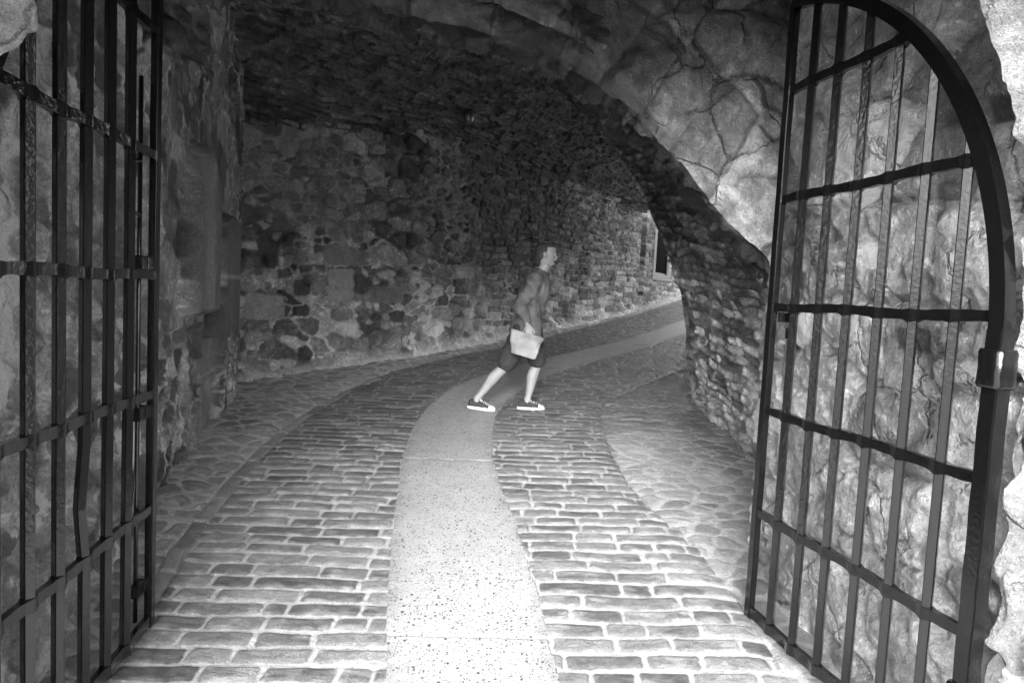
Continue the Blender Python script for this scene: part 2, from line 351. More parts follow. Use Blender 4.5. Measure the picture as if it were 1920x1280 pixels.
# ------------------------------------------------------------------ masonry recipes: return disp, alb, rgh
def rubble(u, v, seed, cu, cv, relief=.03, mortar=.40, dark=.10, lite=.34, smear=.5, round_=.03, p=3., ew=.008, warp=.05, rough=.6, wt=.45, punch=.28, fct=1.0, course=None):
    wu = u + warp * fbm(u * 3, v * 3, 3, seed) + warp * .25 * fbm(u * 14, v * 14, 2, seed + 5)
    wv = v + warp * .6 * fbm(u * 2.5 + 9, v * 3, 3, seed + 1) + warp * .25 * fbm(u * 14, v * 14, 2, seed + 6)
    d1, c1 = worley(wu, wv, cu, cv, seed + 2, .8, wt, p)
    d2, c2 = worley(wu, wv, cu * .55, cv * .6, seed + 3, .8, wt, p)
    pick = fbm(u * 1.1 + 31, v * 1.4, 3, seed + 4) > .02
    d = np.where(pick, d2, d1); c = np.where(pick, c2, c1)
    if course:
        L, Hc, part = course; wob = fbm(u * 1.1, v * 1.1, 3, seed + 30)
        dc, cc, _a, _b, _c = courses(wu + .03 * fbm(u * 8, v * 8, 2, seed + 31), wv + .07 * wob + .012 * fbm(u * 6, v * 6, 3, seed + 32), L, Hc, seed + 33, .022, .85)
        pk = fbm(u * 1.6, v * 2.2, 3, seed + 34) < part; d = np.where(pk, dc, d); c = np.where(pk, cc, c)
    nf = fbm(u * 24, v * 24, 5, seed + 7, .6); nm = fbm(u * 2.3, v * 2.3, 4, seed + 8); rg = ridged(u * 7, v * 9, 5, seed + 9)
    e = ew + .006 * nf + .007 * nm
    ms = ss(e - .003, e + .004, d); hp = ss(e - .004, e + round_, d)
    sm_ = ss(.02, .30, fbm(u * 3.2, v * 3.2, 5, seed + 12, .6) + .25 * (c - .5)) * smear
    hh = hp * (.6 + .9 * (c - .4)) * relief * (1 - .6 * sm_) + .006 * nf + .012 * nm + fct * (1 - .5 * sm_) * (.42 * facets(wu, wv * 1.3, .17, seed + 20, .5) * (.4 + .6 * hp) + .45 * facets(wu, wv * 1.4, .055, seed + 24, .5)) - .012 * (1 - hp) * (nm > -.1)
    c5 = (c * 7.13) % 1
    st = dark * .7 + (lite * 1.15 - dark * .7) * c5 ** 1.6
    crack = ss(-.05, .15, fbm(u * 2.1, v * 2.1, 3, seed + 19))
    a = st * ms * (1 + .25 * nf) + mortar * (1 - ms) * (1 + .3 * nf) * (1 - .75 * crack)
    a = a * (1 - sm_) + (mortar * .75) * sm_ * (1 + .35 * nf)
    # pale efflorescence and dark growth
    a = a * (1 + .55 * ss(.25, .5, fbm(u * 6, v * 2.5, 5, seed + 14, .6)) - .45 * ss(.15, .45, fbm(u * 1.7, v * 1.3, 5, seed + 15, .6)))
    grit = fbm(u * 34, v * 34, 4, seed + 16, .7); blot = fbm(u * 8, v * 8, 4, seed + 17, .6)
    a = a * np.exp(punch * (1.5 * grit + 1.2 * blot)) * (1 + 1.2 * ss(.42, .55, fbm(u * 20, v * 26, 4, seed + 18, .65)))
    hh = hh + .008 * punch * grit
    return hh, np.clip(a, .015, .8), np.full(u.shape, rough) - .12 * ms

def wall_from(path, zlo, zhi, step, vstep, zf=None):
    Q, t = resample(path, step=step)
    nv = int((zhi - zlo) / vstep); z = np.linspace(0, 1, nv)
    lo = gz(Q[:, 1]) + zlo if zf is None else zf(Q[:, 1])
    PP = np.zeros((len(Q), nv, 3)); PP[..., 0] = Q[:, None, 0]; PP[..., 1] = Q[:, None, 1]
    PP[..., 2] = lo[:, None] + (zhi - lo)[:, None] * z[None]
    u = np.repeat(t[:, None], nv, 1); v = PP[..., 2]
    return PP, u, v

# ---- back wall (long curving wall on the far side of the road)
bw_path = [(-3.35, 6.67), (-2.89, 7.22), (-2.02, 8.15), (-1.13, 9.12), (-.58, 9.8), (.61, 11.33), (1.33, 12.29), (2.61, 14.14), (3.86, 16.21), (7.5, 22)]
PP, u, v = wall_from(bw_path, -.15, 3.75, .013, .014)
g = gz(PP[..., 1]); vh = v - g
hh, aa, rr = rubble(u, v, 100, .30, .18, .032, .34, .05, .36, .40, .022, 4.)
h2_, a2_, r2_ = rubble(u, v, 150, .25, .14, .024, .30, .06, .30, .35, .02, 3.5, .006, .035, course=(.24, .10, .25))
bl = ss(3.4, 4.8, u + .8 * fbm(u * 1.5, v * 1.5, 3, 151)); hh = hh * (1 - bl) + h2_ * bl; aa = aa * (1 - bl) + a2_ * bl
# large squared blocks let into the rubble
for (bu, bz, bw_, bh, ba) in ((1.92, 1.50, .36, .38, .27), (1.98, 1.84, .60, .20, .18), (.98, 1.22, .46, .28, .24), (1.42, 1.45, .20, .16, .05), (2.6, 1.40, .5, .20, .13)):
    wgl = .022 * fbm(u * 6 + bu * 9, v * 6, 4, 77)
    ur = u - bu + (bz % .13 - .06) * (v - bz); vr = v - bz + (bu % .17 - .08) * (u - bu); dd = -((np.maximum(np.abs(ur) - bw_ / 2 + .05, 0) ** 2 + np.maximum(np.abs(vr) - bh / 2 + .05, 0) ** 2) ** .5) + .05 + wgl
    mk = ss(-.002, .006, dd); aa = aa * (1 - mk) + mk * ba * (1 + .25 * fbm(u * 10, v * 10, 4, 78)); hh = hh * (1 - mk * .6) + .010 * mk
    ring = np.exp(-((dd + .006) / .008) ** 2); aa = aa * (1 - ring * .4) + .10 * ring * .4; hh = hh - .01 * ring
# plastered upper zone near the corner, foot of pale mortar
pl = ss(2.0, 2.25, v + .25 * fbm(u * 2, v * 2, 3, 79)) * ss(2.6, 1.6, u)
aa = aa * (1 - pl * .5) + .15 * pl * .5 * (1 + .5 * fbm(u * 5, v * 5, 5, 80)); hh = hh * (1 - .5 * pl)
ft = ss(.16, .0, vh + .06 * fbm(u * 4, v * 4, 3, 81)); aa = aa * (1 - .7 * ft) + .36 * .7 * ft; hh = hh + .10 * ss(.22, -.05, vh)
base_pale = ss(1.3, .1, vh); aa = aa * (1.25 + .5 * base_pale)
# masonry darkened towards the middle of the passage, shade painted into albedo
mid_shade = np.exp(-((u - 5.2) / 2.1) ** 2) * ss(.5, 1.5, vh + .3 * fbm(u * 2, v * 2, 4, 82)); aa = aa * (1 - .78 * mid_shade)
# vertical chase and window towards the far end
cu_ = 9.52; ch = np.abs(u - cu_) < .13; hh = np.where(ch & (vh > .25), hh - .22, hh)
wu0, wu1, wz0, wz1 = 10.26, 11.12, 2.07, 3.25
hh = hh * (1 - .5 * ss(8.5, 9.5, u)); wn = (u > wu0) & (u < wu1) & (v > wz0) & (v < wz1); hh = np.where(wn, -.40, hh)
wr = (u > wu0 - .14) & (u < wu1 + .14) & (v > wz0 - .13) & (v < wz1 + .16) & ~wn; hh = np.where(wr, .035, hh); aa = np.where(wr, .34, aa)
aa = np.where(wn, .04, aa); aa = aa * (1 - .35 * ss(8.6, 10, u))  # albedo cut towards the exit to tone down its strong light
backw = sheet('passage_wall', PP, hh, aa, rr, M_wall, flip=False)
tag(backw, 'long curving rubble stone wall behind the walking person, of mixed dark and pale stones', 'stone wall')
Qb, tb = resample(bw_path, step=.013)
def bpt(uu, off=0.):
    i = int(np.interp(uu, tb, np.arange(len(tb)))); i = min(max(i, 2), len(Qb) - 3); tg = Qb[i + 2] - Qb[i - 2]; tg /= np.linalg.norm(tg)
    return Vector((Qb[i][0] + tg[1] * off, Qb[i][1] - tg[0] * off, 0)), math.atan2(tg[1], tg[0])

# ---- box / tube mesh helpers
def bm_obj(name, bm, mat, parent=None, smooth=True, bevel=0):
    me = bpy.data.meshes.new(name)
    if bevel: bmesh.ops.bevel(bm, geom=list(bm.edges), offset=bevel, segments=2, affect='EDGES', profile=.6)
    bm.to_mesh(me); bm.free(); me.materials.append(mat)
    if smooth: me.polygons.foreach_set('use_smooth', [True] * len(me.polygons))
    return link(bpy.data.objects.new(name, me), parent)
def box(bm, x0, x1, y0, y1, z0, z1):
    r = bmesh.ops.create_cube(bm, size=1)
    for vv in r['verts']:
        vv.co = Vector(((x0 + x1) / 2 + vv.co.x * (x1 - x0), (y0 + y1) / 2 + vv.co.y * (y1 - y0), (z0 + z1) / 2 + vv.co.z * (z1 - z0)))
def ring_loft(bm, rings, cap=True, close=False):
    vs = [[bm.verts.new(p) for p in r] for r in rings]; n = len(vs[0])
    rng = range(len(vs) if close else len(vs) - 1)
    for i in rng:
        a, b = vs[i], vs[(i + 1) % len(vs)]
        for k in range(n): bm.faces.new((a[k], a[(k + 1) % n], b[(k + 1) % n], b[k]))
    if cap and not close: bm.faces.new(list(reversed(vs[0]))); bm.faces.new(vs[-1])
def tube(bm, pts, r, n=10, close=False):
    pts = [Vector(p) for p in pts]; rings = []; prev = None
    for i, p in enumerate(pts):
        if close: t = pts[(i + 1) % len(pts)] - pts[i - 1]
        else: t = (pts[min(i + 1, len(pts) - 1)] - pts[max(i - 1, 0)])
        t.normalize()
        a = prev if prev is not None else (Vector((0, 0, 1)) if abs(t.z) < .9 else Vector((1, 0, 0)))
        x = (a - t * a.dot(t)).normalized(); y = t.cross(x); prev = x
        rad = r[i] if isinstance(r, (list, tuple)) else r
        rings.append([p + (x * math.cos(2 * math.pi * k / n) + y * math.sin(2 * math.pi * k / n)) * rad for k in range(n)])
    ring_loft(bm, rings, True, close)

# window in the far wall: its frame and a dark sheet for the unlit depth, parts of the wall
wp, wa = bpt((wu0 + wu1) / 2, -.05)
bm = bmesh.new(); hw = (wu1 - wu0) / 2
box(bm, -hw, hw, -.01, .01, 0, wz1 - wz0)
wo = bm_obj('window', bm, M_dark, backw, False); wo.location = (wp.x, wp.y, wz0); wo.rotation_euler = (0, 0, wa)
bm = bmesh.new()
for x in (-hw + .02, hw - .02): box(bm, x - .02, x + .02, -.045, -.013, 0, wz1 - wz0)
for z in (.02, wz1 - wz0 - .02): box(bm, -hw, hw, -.041, -.012, z - .018, z + .018)
bm_obj('frame', bm, M_iron, wo, False)

# ---- vault over the road
O = np.array([-2.89, 7.22]); a_ = np.array([.64, .77]); a_ /= np.linalg.norm(a_); n_ = np.array([a_[1], -a_[0]])
def vz_(s, vv):
    zs = np.interp(s, [-6, 0, 2.5, 8, 12], [2.75, 2.84, 3.10, 3.22, 3.3])
    t = np.clip(1 - ((2.35 - vv) / 2.35) ** 2, 0, 1)
    return zs + (1.05 - .04 * np.clip(s, 0, 8)) * np.sqrt(t)
sv = np.linspace(-6, 8.7, 900); th = np.linspace(0.0, 1, 330); vv_ = 4.7 * (1 - np.cos(th * math.pi)) / 2
S_, V_ = np.meshgrid(sv, vv_, indexing='ij')
XY = O + S_[..., None] * a_ + (V_ - .04)[..., None] * n_
VP = np.concatenate([XY, vz_(S_, V_)[..., None]], -1)
arc = np.r_[0, np.cumsum(np.hypot(np.diff(vv_), np.diff(vz_(np.zeros_like(vv_), vv_))))]; A_ = np.repeat(arc[None], len(sv), 0)
hh, aa, rr = rubble(S_, A_, 200, .26, .085, .040, .22, .05, .26, .25, .015, 4., .004, .03, .5, .5, course=(.26, .065, .5))
pale = ss(.35, .6, fbm(S_ * 5, A_ * 11, 4, 212)); aa = aa * (1 + .8 * pale)
aa = aa * .58; hh = hh + .05 * fbm(S_ * 1.2, A_ * 1.6, 4, 214) + .03 * (ridged(S_ * 1.6, A_ * 8, 4, 215) - .6)
mid = np.exp(-((S_ - 5.2) / 2.2) ** 2); aa = aa * (1 - .55 * mid)  # vault darkened along its middle stretch, shade put into the colour
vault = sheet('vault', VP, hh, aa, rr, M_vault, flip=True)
tag(vault, 'dark barrel vault of thin rough stones curving over the road inside the passage', 'vaulted ceiling')

# ---- side wall of the passage past the bend (mostly hidden behind the pier)
sw = [tuple(np.array([2.14, 7.12]) + a_ * k) for k in np.linspace(0, 2.2, 8)]
PP, u, v = wall_from(sw[::-1], -.15, 3.7, .05, .05)
PP[..., 0] += .9 * np.clip((PP[..., 2] - 9), 0, 1)
hh, aa, rr = rubble(u, v, 300, .3, .15, .03)
tag(sheet('inner_passage_wall', PP, hh, aa, rr, M_wall, flip=False), 'shadowed stone wall on the inside of the bend, hidden past the pier', 'stone wall')

# ---- left wall
lw_path = [(-1.60, 1.55), (-1.85, 2.9), (-2.05, 4.0), (-2.43, 5.73), (-2.78, 6.92), (-3.05, 7.7)]
PP, u, v = wall_from(lw_path[::-1], -.15, 4.4, .0105, .0115)
hh, aa, rr = rubble(u, v, 400, .32, .24, .025, .40, .07, .36, .6, .03)
Yw = PP[..., 1]
flow = ss(.0, .45, fbm(Yw * 5, v * 1.6, 5, 410, .6)); aa = aa * (1 - .65 * flow) + .07 * .65 * flow
wht = ss(.28, .42, fbm(Yw * 4.5 + 7, v * 1.8, 5, 411, .6)) * ss(2.9, 1.2, v); aa = aa * (1 - .75 * wht) + .62 * .75 * wht; hh = hh + .008 * wht; aa = aa * (1.1 + .9 * ss(4.2, 3.2, Yw))  # near end brightened in albedo to stand in for gateway light
hh = hh + .05 * fbm(Yw * 1.7, v * 1.2, 4, 412) + .03 * (ridged(Yw * 4, v * 2.0, 5, 413) - .6)
calm = ss(3.9, 4.1, Yw) * ss(6.0, 5.8, Yw) * ss(.95, 1.1, v) * ss(2.9, 2.6, v); hh = hh * (1 - .8 * calm)
def archrec(y0, y1, z0, zt, depth, point):
    cy = (y0 + y1) / 2; hw_ = (y1 - y0) / 2; r = np.abs(Yw - cy) / hw_
    top = zt - point * r ** 2
    wg = .008 * fbm(Yw * 9, v * 9, 3, 88)
    dd = np.minimum(np.minimum((1 - r) * hw_, v - z0), top - v) + wg
    return ss(0, .07, dd)
# pointed recess with a pale round shaft, and the blocked one beside it
k1 = archrec(4.28, 4.98, 1.22, 2.42, .14, .55); hh = hh * (1 - k1) - .13 * k1; aa = aa * (1 - .9 * k1) + .15 * .9 * k1
col_ = np.sqrt(np.clip(1 - ((Yw - 4.58) / .17) ** 2, 0, 1)) * (v > 1.25) * (v < 2.3); hh = hh + .05 * col_ * k1; aa = np.where((col_ > 0) & (k1 > .5), .20 + .05 * fbm(Yw * 20, v * 3, 3, 91), aa)
k2 = archrec(5.12, 5.78, 1.02, 2.05, .2, .10); hh = hh * (1 - k2) - .13 * k2; aa = aa * (1 - .9 * k2) + .09 * .9 * k2
sl = np.exp(-((v - 1.52) / .015) ** 2) * k2; aa = aa + .25 * sl
# projecting dressed block base under the recesses
k3 = ss(4.98, 5.03, Yw) * ss(5.85, 5.80, Yw) * ss(1.06, 1.03, v); hh = hh * (1 - .8 * k3) + .10 * k3; aa = aa * (1 - .75 * k3) + (.30 + .10 * fbm(Yw * 4, v * 3, 4, 92)) * .75 * k3
jn = (np.exp(-((v - .72) / .008) ** 2) + np.exp(-((Yw - 5.42) / .008) ** 2) * (v < .72)) * k3; aa = aa + .15 * jn; hh = hh - .01 * jn
k4 = ss(4.0, 4.05, Yw) * ss(4.98, 4.93, Yw) * ss(1.18, 1.14, v); hh = hh + .05 * k4
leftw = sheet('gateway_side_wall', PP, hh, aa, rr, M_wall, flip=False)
tag(leftw, 'streaked rubble wall behind the left gate leaf, with a blocked pointed recess', 'stone wall')

# ---- right wall behind the right leaf
rw_path = [(1.84, 1.45), (1.66, 2.0), (1.56, 2.7), (1.47, 3.37), (1.50, 3.98), (1.56, 4.04), (1.9, 4.1)]
PP, u, v = wall_from(rw_path, -.15, 4.2, .0085, .0095)
hh, aa, rr = rubble(u, v, 500, .46, .32, .03, .42, .26, .50, .35, .035, 4., .002, .05, .62, fct=1.3)
aa = aa * (1 + .2 * fbm(u * 1.2, v * 1.2, 3, 510)); hh = hh + .015 * fbm(u * 1.5, v * 1.1, 2, 511)
st = ss(.1, .4, fbm(u * 3, v * .9, 5, 513, .6)); aa = aa * (1 - .30 * st) * 1.6
# a few dark small blocks
for bu, bz, bw_, bh in ((1.2, 1.40, .17, .10), (.9, 2.2, .1, .1), (2.1, 1.0, .12, .1)):
    mk = ss(0, .012, np.minimum(bw_ / 2 - np.abs(u - bu), bh / 2 - np.abs(v - bz)) + .006 * fbm(u * 12, v * 12, 2, 5)); aa = aa * (1 - .7 * mk); hh = hh - .01 * mk
rightw = sheet('gateway_side_wall', PP, hh, aa, rr, M_pale, flip=True)
tag(rightw, 'pale weathered wall of big blocks behind the right gate leaf', 'stone wall')

# ---- the inner arch: front face of rough voussoirs, soffit barrel and pier beneath it
arch = empty('stone_arch', (1.8, 4.3, 0)); tag(arch, 'low rough stone arch with its brick-like pier beside the road on the right', 'arch')
def rel(o, root):
    o.parent = root; o.matrix_parent_inverse = Matrix.Translation(-root.location); return o
near = [(2.2, 1.20), (1.75, 1.52), (1.46, 1.74), (1.31, 1.87), (1.15, 2.02), (.99, 2.19), (.82, 2.36), (.60, 2.57), (.35, 2.75), (.07, 2.88), (-.11, 2.92), (-.42, 2.98), (-.87, 3.08), (-1.47, 3.20), (-2.3, 3.5)]
Qn, tn = resample(near, step=.010)
Qn = Qn + 0
# lumpy lower edge of the ring stones
stn = np.floor(tn / .33 + .3 * np.sin(tn * 3)); fr = (tn / .33 + .3 * np.sin(tn * 3)) - stn
lump = .012 * (h2(stn, stn * 0, 61) - .5) * 2 * ss(0, .2, fr) * ss(1, .8, fr) + .018 * fbm(tn * 12, tn * 0, 3, 62)
tgn = np.gradient(Qn, axis=0); tgn /= np.linalg.norm(tgn, axis=1, keepdims=True); nn = np.stack([tgn[:, 1], -tgn[:, 0]], 1)   # up/outward
nn = np.where(nn[:, 1:2] < 0, -nn, nn); Qe = Qn - nn * lump[:, None]
Dn = np.linspace(0, 1, 190)
top_out = np.stack([Qe[:, 0] + nn[:, 0] * 1.6, np.maximum(4.2, Qe[:, 1])], 1); top_out[:, 1] = 4.25
FP = np.zeros((len(Qe), len(Dn), 3)); FP[..., 0] = Qe[:, None, 0] * (1 - Dn) + top_out[:, None, 0] * Dn; FP[..., 2] = Qe[:, None, 1] * (1 - Dn) + top_out[:, None, 1] * Dn; FP[..., 1] = 3.95
dist = np.linalg.norm(FP - FP[:, :1], axis=-1); u = np.repeat(tn[:, None], len(Dn), 1); v = dist
uw = u + .04 * fbm(u * 3, v * 3, 3, 601); vw = v + .06 * fbm(u * 2, v * 2, 3, 602)
d1, c1 = worley(FP[..., 0] * .9 + .12 * fbm(u * 3, v * 3, 4, 603), FP[..., 2] + .12 * fbm(u * 3 + 5, v * 3, 4, 604), .52, .34, 605, .85, .5, 3)
k = uw / .34 + .3 * np.sin(uw * 3); kf = np.floor(k); vlen = .40 + .16 * h2(kf, kf * 0, 606)
dv = np.minimum(np.minimum(k - kf, kf + 1 - k) * .34, np.maximum(vlen - vw, 0)); isv = vw < vlen
d = d1 * 0 + np.where(isv, dv + .02 * fbm(u * 9, v * 9, 3, 608), np.minimum(d1, np.maximum(vw - vlen, 0))); c = np.where(isv, h2(kf, kf * 0, 607), c1)
nf = fbm(u * 20, v * 20, 5, 610, .6); rgd = ridged(u * 5, v * 6, 5, 611)
e = .008 + .006 * nf; msk = ss(e - .003, e + .006, d); hp = ss(e - .005, e + .07, d)
hh = hp * (.03 + .06 * (c - .3)) + .008 * nf + .6 * facets(FP[..., 0], FP[..., 2] * 1.3, .24, 620, .6) + .45 * facets(FP[..., 0], FP[..., 2], .07, 624, .6) + .05 * fbm(u * 2.0, v * 2.0, 3, 612)
hh = hh * ss(0, .05, v)
aa = (.16 + .22 * ((c * 5.3) % 1)) * np.exp(.5 * nf + .5 * fbm(u * 7, v * 7, 4, 615)) * (1 + .3 * nf) * msk + .10 * (1 - msk)
aa = aa * (1 - .45 * ss(.0, .4, fbm(FP[..., 0] * 2, FP[..., 2] * 2, 4, 613)))
aa = aa * (.50 + 1.6 * ss(.4, 1.4, FP[..., 0]) * ss(3.2, 2.0, FP[..., 2]))  # light at lower right and shade at the top painted into albedo
# layered bedding in the big springer stones
bed = ss(.9, 1.3, FP[..., 0]) * ss(2.35, 2.1, FP[..., 2]); hh = hh + bed * .11 * (ridged(FP[..., 0] * 1.0, FP[..., 2] * 6 + FP[..., 0] * .8, 3, 614) - .6)
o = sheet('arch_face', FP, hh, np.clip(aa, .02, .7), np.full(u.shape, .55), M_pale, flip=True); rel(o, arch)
# ring underside, from the face back to the barrel
lof = [(1.86, 1.35), (1.80, 1.62), (1.68, 1.85), (1.50, 2.08), (1.30, 2.30), (1.08, 2.52), (.82, 2.73), (.5, 2.92), (.15, 3.05), (-.3, 3.15), (-.9, 3.22), (-1.6, 3.28), (-2.4, 3.32)]
inn = [(1.75, 1.32), (1.63, 1.64), (1.47, 2.01), (1.32, 2.32), (1.13, 2.69), (.99, 2.92), (.81, 3.15), (.56, 3.38), (.3, 3.57), (-.1, 3.75), (-.7, 3.9), (-1.5, 4.0), (-2.6, 4.05)]
lofw = [(1.86, -.3), (1.87, .4), (1.86, .9)] + lof; innw = [(1.99, .05), (1.90, .55), (1.82, 1.0)] + inn
def curve_n(pts, n): Q, _ = resample(pts, n=n); return Q
NT = 620
A0 = curve_n(lofw, NT); A1 = curve_n(innw, NT)
ny = 260; yy = np.linspace(4.28, 7.02, ny); tt = (yy - 4.28) / 2.74
bow = .12 * np.sin(tt * math.pi)
SP = np.zeros((NT, ny, 3)); SP[..., 0] = A0[:, None, 0] * (1 - tt) + A1[:, None, 0] * tt; A1[:, 0] += .065 * ss(3.2, 2.6, A1[:, 1]) * ss(.9, 1.7, A1[:, 1]) - .02 * ss(1.7, .9, A1[:, 1]); SP[..., 0] = A0[:, None, 0] * (1 - tt) + A1[:, None, 0] * tt; SP[..., 2] = A0[:, None, 1] * (1 - tt) + A1[:, None, 1] * tt; SP[..., 1] = yy
wallness = ss(1.9, 1.3, SP[..., 2]) ; SP[..., 0] += wallness * bow * .5 
L0 = np.r_[0, np.cumsum(np.linalg.norm(np.diff((A0 + A1) / 2, axis=0), axis=1))]
u = SP[..., 1] + .0; v = np.repeat(L0[:, None], ny, 1)
hh, aa, rr = rubble(u, v, 700, .33, .085, .040, .20, .14, .52, .15, .018, 5., .006, .03, .58, .5, course=(.27, .075, .6))
hh = hh + .05 * fbm(u * 1.8, v * 1.8, 4, 712) * 1.2
ft = ss(.25, -.05, SP[..., 2] - gz(SP[..., 1])); hh = hh + .03 * ft
upv = ss(1.5, 2.4, SP[..., 2]); aa = aa * (1 - .6 * upv) * 1.6  # shade under the barrel painted as darker albedo, pier below stays lighter
# ragged end edge
rag = .07 * (h2(np.floor(v[:, -1] / .13), np.floor(v[:, -1] * 0), 66) - .5) + .03 * fbm(v[:, -1] * 9, v[:, -1] * 0, 3, 67); SP[..., 1] += rag[:, None] * (tt ** 6)[None]
o = sheet('pier_and_barrel', SP, hh, aa, rr, M_wall, flip=True); rel(o, arch)
# closing of the far end above and right of the opening (thickness of the masonry)
A1w = A1.copy(); out = np.array([[p[0] * 1.0 + 1.6 if p[1] < 2 else p[0] + 1.6 * max(p[0], 0) / 1.8, max(p[1] + .0, 4.6) if p[1] > 2 else p[1] + (4.6 - p[1]) * max((p[1] - .5), 0) / 2.5] for p in A1w])
EP = np.zeros((NT, 30, 3)); tq = np.linspace(0, 1, 30)
EP[..., 0] = A1[:, None, 0] * (1 - tq) + out[:, None, 0] * tq; EP[..., 2] = A1[:, None, 1] * (1 - tq) + out[:, None, 1] * tq; EP[..., 1] = 7.03 + rag[:, None]
hh, aa, rr = rubble(EP[..., 0], EP[..., 2], 720, .3, .13, .03, .2, .06, .2)
o = sheet('arch_back', EP, hh * .4, aa, rr, M_wall, flip=False); rel(o, arch)
RU = np.zeros((len(Qe), 40, 3)); A0l = np.stack([np.interp(np.linspace(0, 1, len(Qe)), np.linspace(0, 1, len(lof)), [p[k] for p in lof]) for k in (0, 1)], 1)
# ring underside goes back 0.36 m, rising a touch so the barrel behind stays recessed
tq = np.linspace(0, 1, 40); RU[..., 0] = Qe[:, None, 0] + .02 * tq * nn[:, None, 0]; RU[..., 2] = Qe[:, None, 1] + .05 * tq * nn[:, None, 1]; RU[..., 1] = 3.95 + .40 * tq
u = np.repeat(tn[:, None], 40, 1); v = np.repeat(tq[None] * .4, len(tn), 0); nf = fbm(u * 20, v * 20, 4, 730)
hh, aa, rr = rubble(v + .2 * u * 0, u, 733, .3, .16, .05, .12, .04, .22, .3, .03)
hh = hh + .03 * (ridged(u * 3, v * 4, 4, 731) - .6); aa = aa * (.45 + .5 * ss(1.2, .0, u))  # shade under the rim painted in, easing towards the springer
o = sheet('arch_soffit', RU, hh * ss(0, .15, tq)[None], aa, np.full(u.shape, .6), M_pale, flip=False); rel(o, arch)
# back of the ring
RB = np.zeros((len(Qe), 12, 3)); tq = np.linspace(0, 1, 12); RB[..., 0] = RU[:, -1, None, 0] + nn[:, None, 0] * tq * .6; RB[..., 2] = RU[:, -1, None, 2] + nn[:, None, 1] * tq * .6; RB[..., 1] = 4.35
o = sheet('ring_back', RB, np.zeros(RB.shape[:2]), np.full(RB.shape[:2], .12), np.full(RB.shape[:2], .6), M_pale, flip=False); rel(o, arch)

# ---- outer gateway arch (the camera looks through it)
G = np.array([.095, 1.84]); ev = np.array([.990, .139]); nv_ = np.array([ev[1], -ev[0]])   # nv_ points to the camera side
gate = empty('gateway_arch', (.055, 1.88, 0)); tag(gate, 'outer gateway arch of bright rough quoin stones at the edge of the view', 'arch')
def gp(e, dpt, z):  # e along opening, dpt towards camera
    return np.stack([G[0] + ev[0] * e + nv_[0] * dpt, G[1] + ev[1] * e + nv_[1] * dpt, z], -1)
rj = 1.49; prof = [(rj, -.5), (rj, .4), (rj, 1.66)] + [(rj * math.cos(t), 1.66 + rj * math.sin(t)) for t in np.linspace(.08, math.pi - .08, 40)] + [(-rj, 1.66), (-rj, .4), (-rj, -.5)]
Qg, tg_ = resample(prof, step=.010)
nd = 64; dd_ = np.linspace(-.02, .55, nd)
Qg[:, 0] = np.where(Qg[:, 0] < 0, Qg[:, 0] * (1.03 - .075 * ss(1.7, 2.1, Qg[:, 1])), Qg[:, 0]); E_ = np.repeat(Qg[:, None, 0], nd, 1); Zg = np.repeat(Qg[:, None, 1], nd, 1); D_ = np.repeat(dd_[None], len(Qg), 0)
JP = gp(E_, D_, Zg); u = np.repeat(tg_[:, None], nd, 1); v = D_
# big quoins, one above the other, each with its own projection
kq = u / .36 + .25 * np.sin(u * 2.3); kf = np.floor(kq); kk = kq - kf; c = h2(kf, kf * 0, 801)
nf = fbm(u * 16, v * 16, 5, 802, .6); dq = np.minimum(kk, 1 - kk) * .36
hp = ss(.0, .09, dq + .012 * nf)
edge_far = ss(0.0, .10, v + .02)
hh = hp * (.02 + .09 * (c - .25)) + .006 * nf + .6 * facets(u, v, .16, 803, .6) + .5 * facets(u, v, .05, 805, .6) - .03 + .03 * fbm(u * 3, v * 3, 3, 804)
hh = hh - .06 * (1 - edge_far) ** 2
aa = (.36 + .12 * (c - .5)) * (1 + .30 * nf) * (.6 + .4 * ss(-.01, .02, dq + .008)) * (1 - .3 * ss(0, .4, fbm(u * 5, v * 5, 4, 809)))
o = sheet('quoins', JP, hh, np.clip(aa, .05, .75), np.full(u.shape, .7), M_pale, flip=False); rel(o, gate)
for nm, dpt, fl in (('rear_face', -.02, False), ('front_face', .55, True)):
    tq = np.linspace(0, 1, 40); outx = np.sign(Qg[:, 0]) * np.where(np.abs(Qg[:, 0]) > 1.2, 5.0, 0) ; cc = np.array([Qg[:, 0], Qg[:, 1]]).T
    ang = np.arctan2(np.maximum(cc[:, 1] - 1.66, 0), cc[:, 0]); rad = np.where(dpt < 0, .75, 6.0)
    ox = cc[:, 0] + np.cos(ang) * rad; oz = cc[:, 1] + np.sin(ang) * np.where(dpt < 0, 1.9, 2.6)
    sh0 = hh[:, 0 if dpt < 0 else -1]
    nx = -np.cos(ang); nz = -np.sin(ang)
    E2 = (cc[:, 0] + nx * sh0)[:, None] * (1 - tq) + ox[:, None] * tq; Z2 = (cc[:, 1] + nz * sh0)[:, None] * (1 - tq) + oz[:, None] * tq
    FP2 = gp(E2, np.full(E2.shape, dpt), Z2)
    h_, a2, r2 = rubble(E2, Z2, 820, .5, .35, .04, .4, .2, .42)
    h_ = h_ * ss(0, .1, tq)[None] * .6
    o = sheet(nm, FP2, h_, a2, r2, M_pale, flip=fl); rel(o, gate)
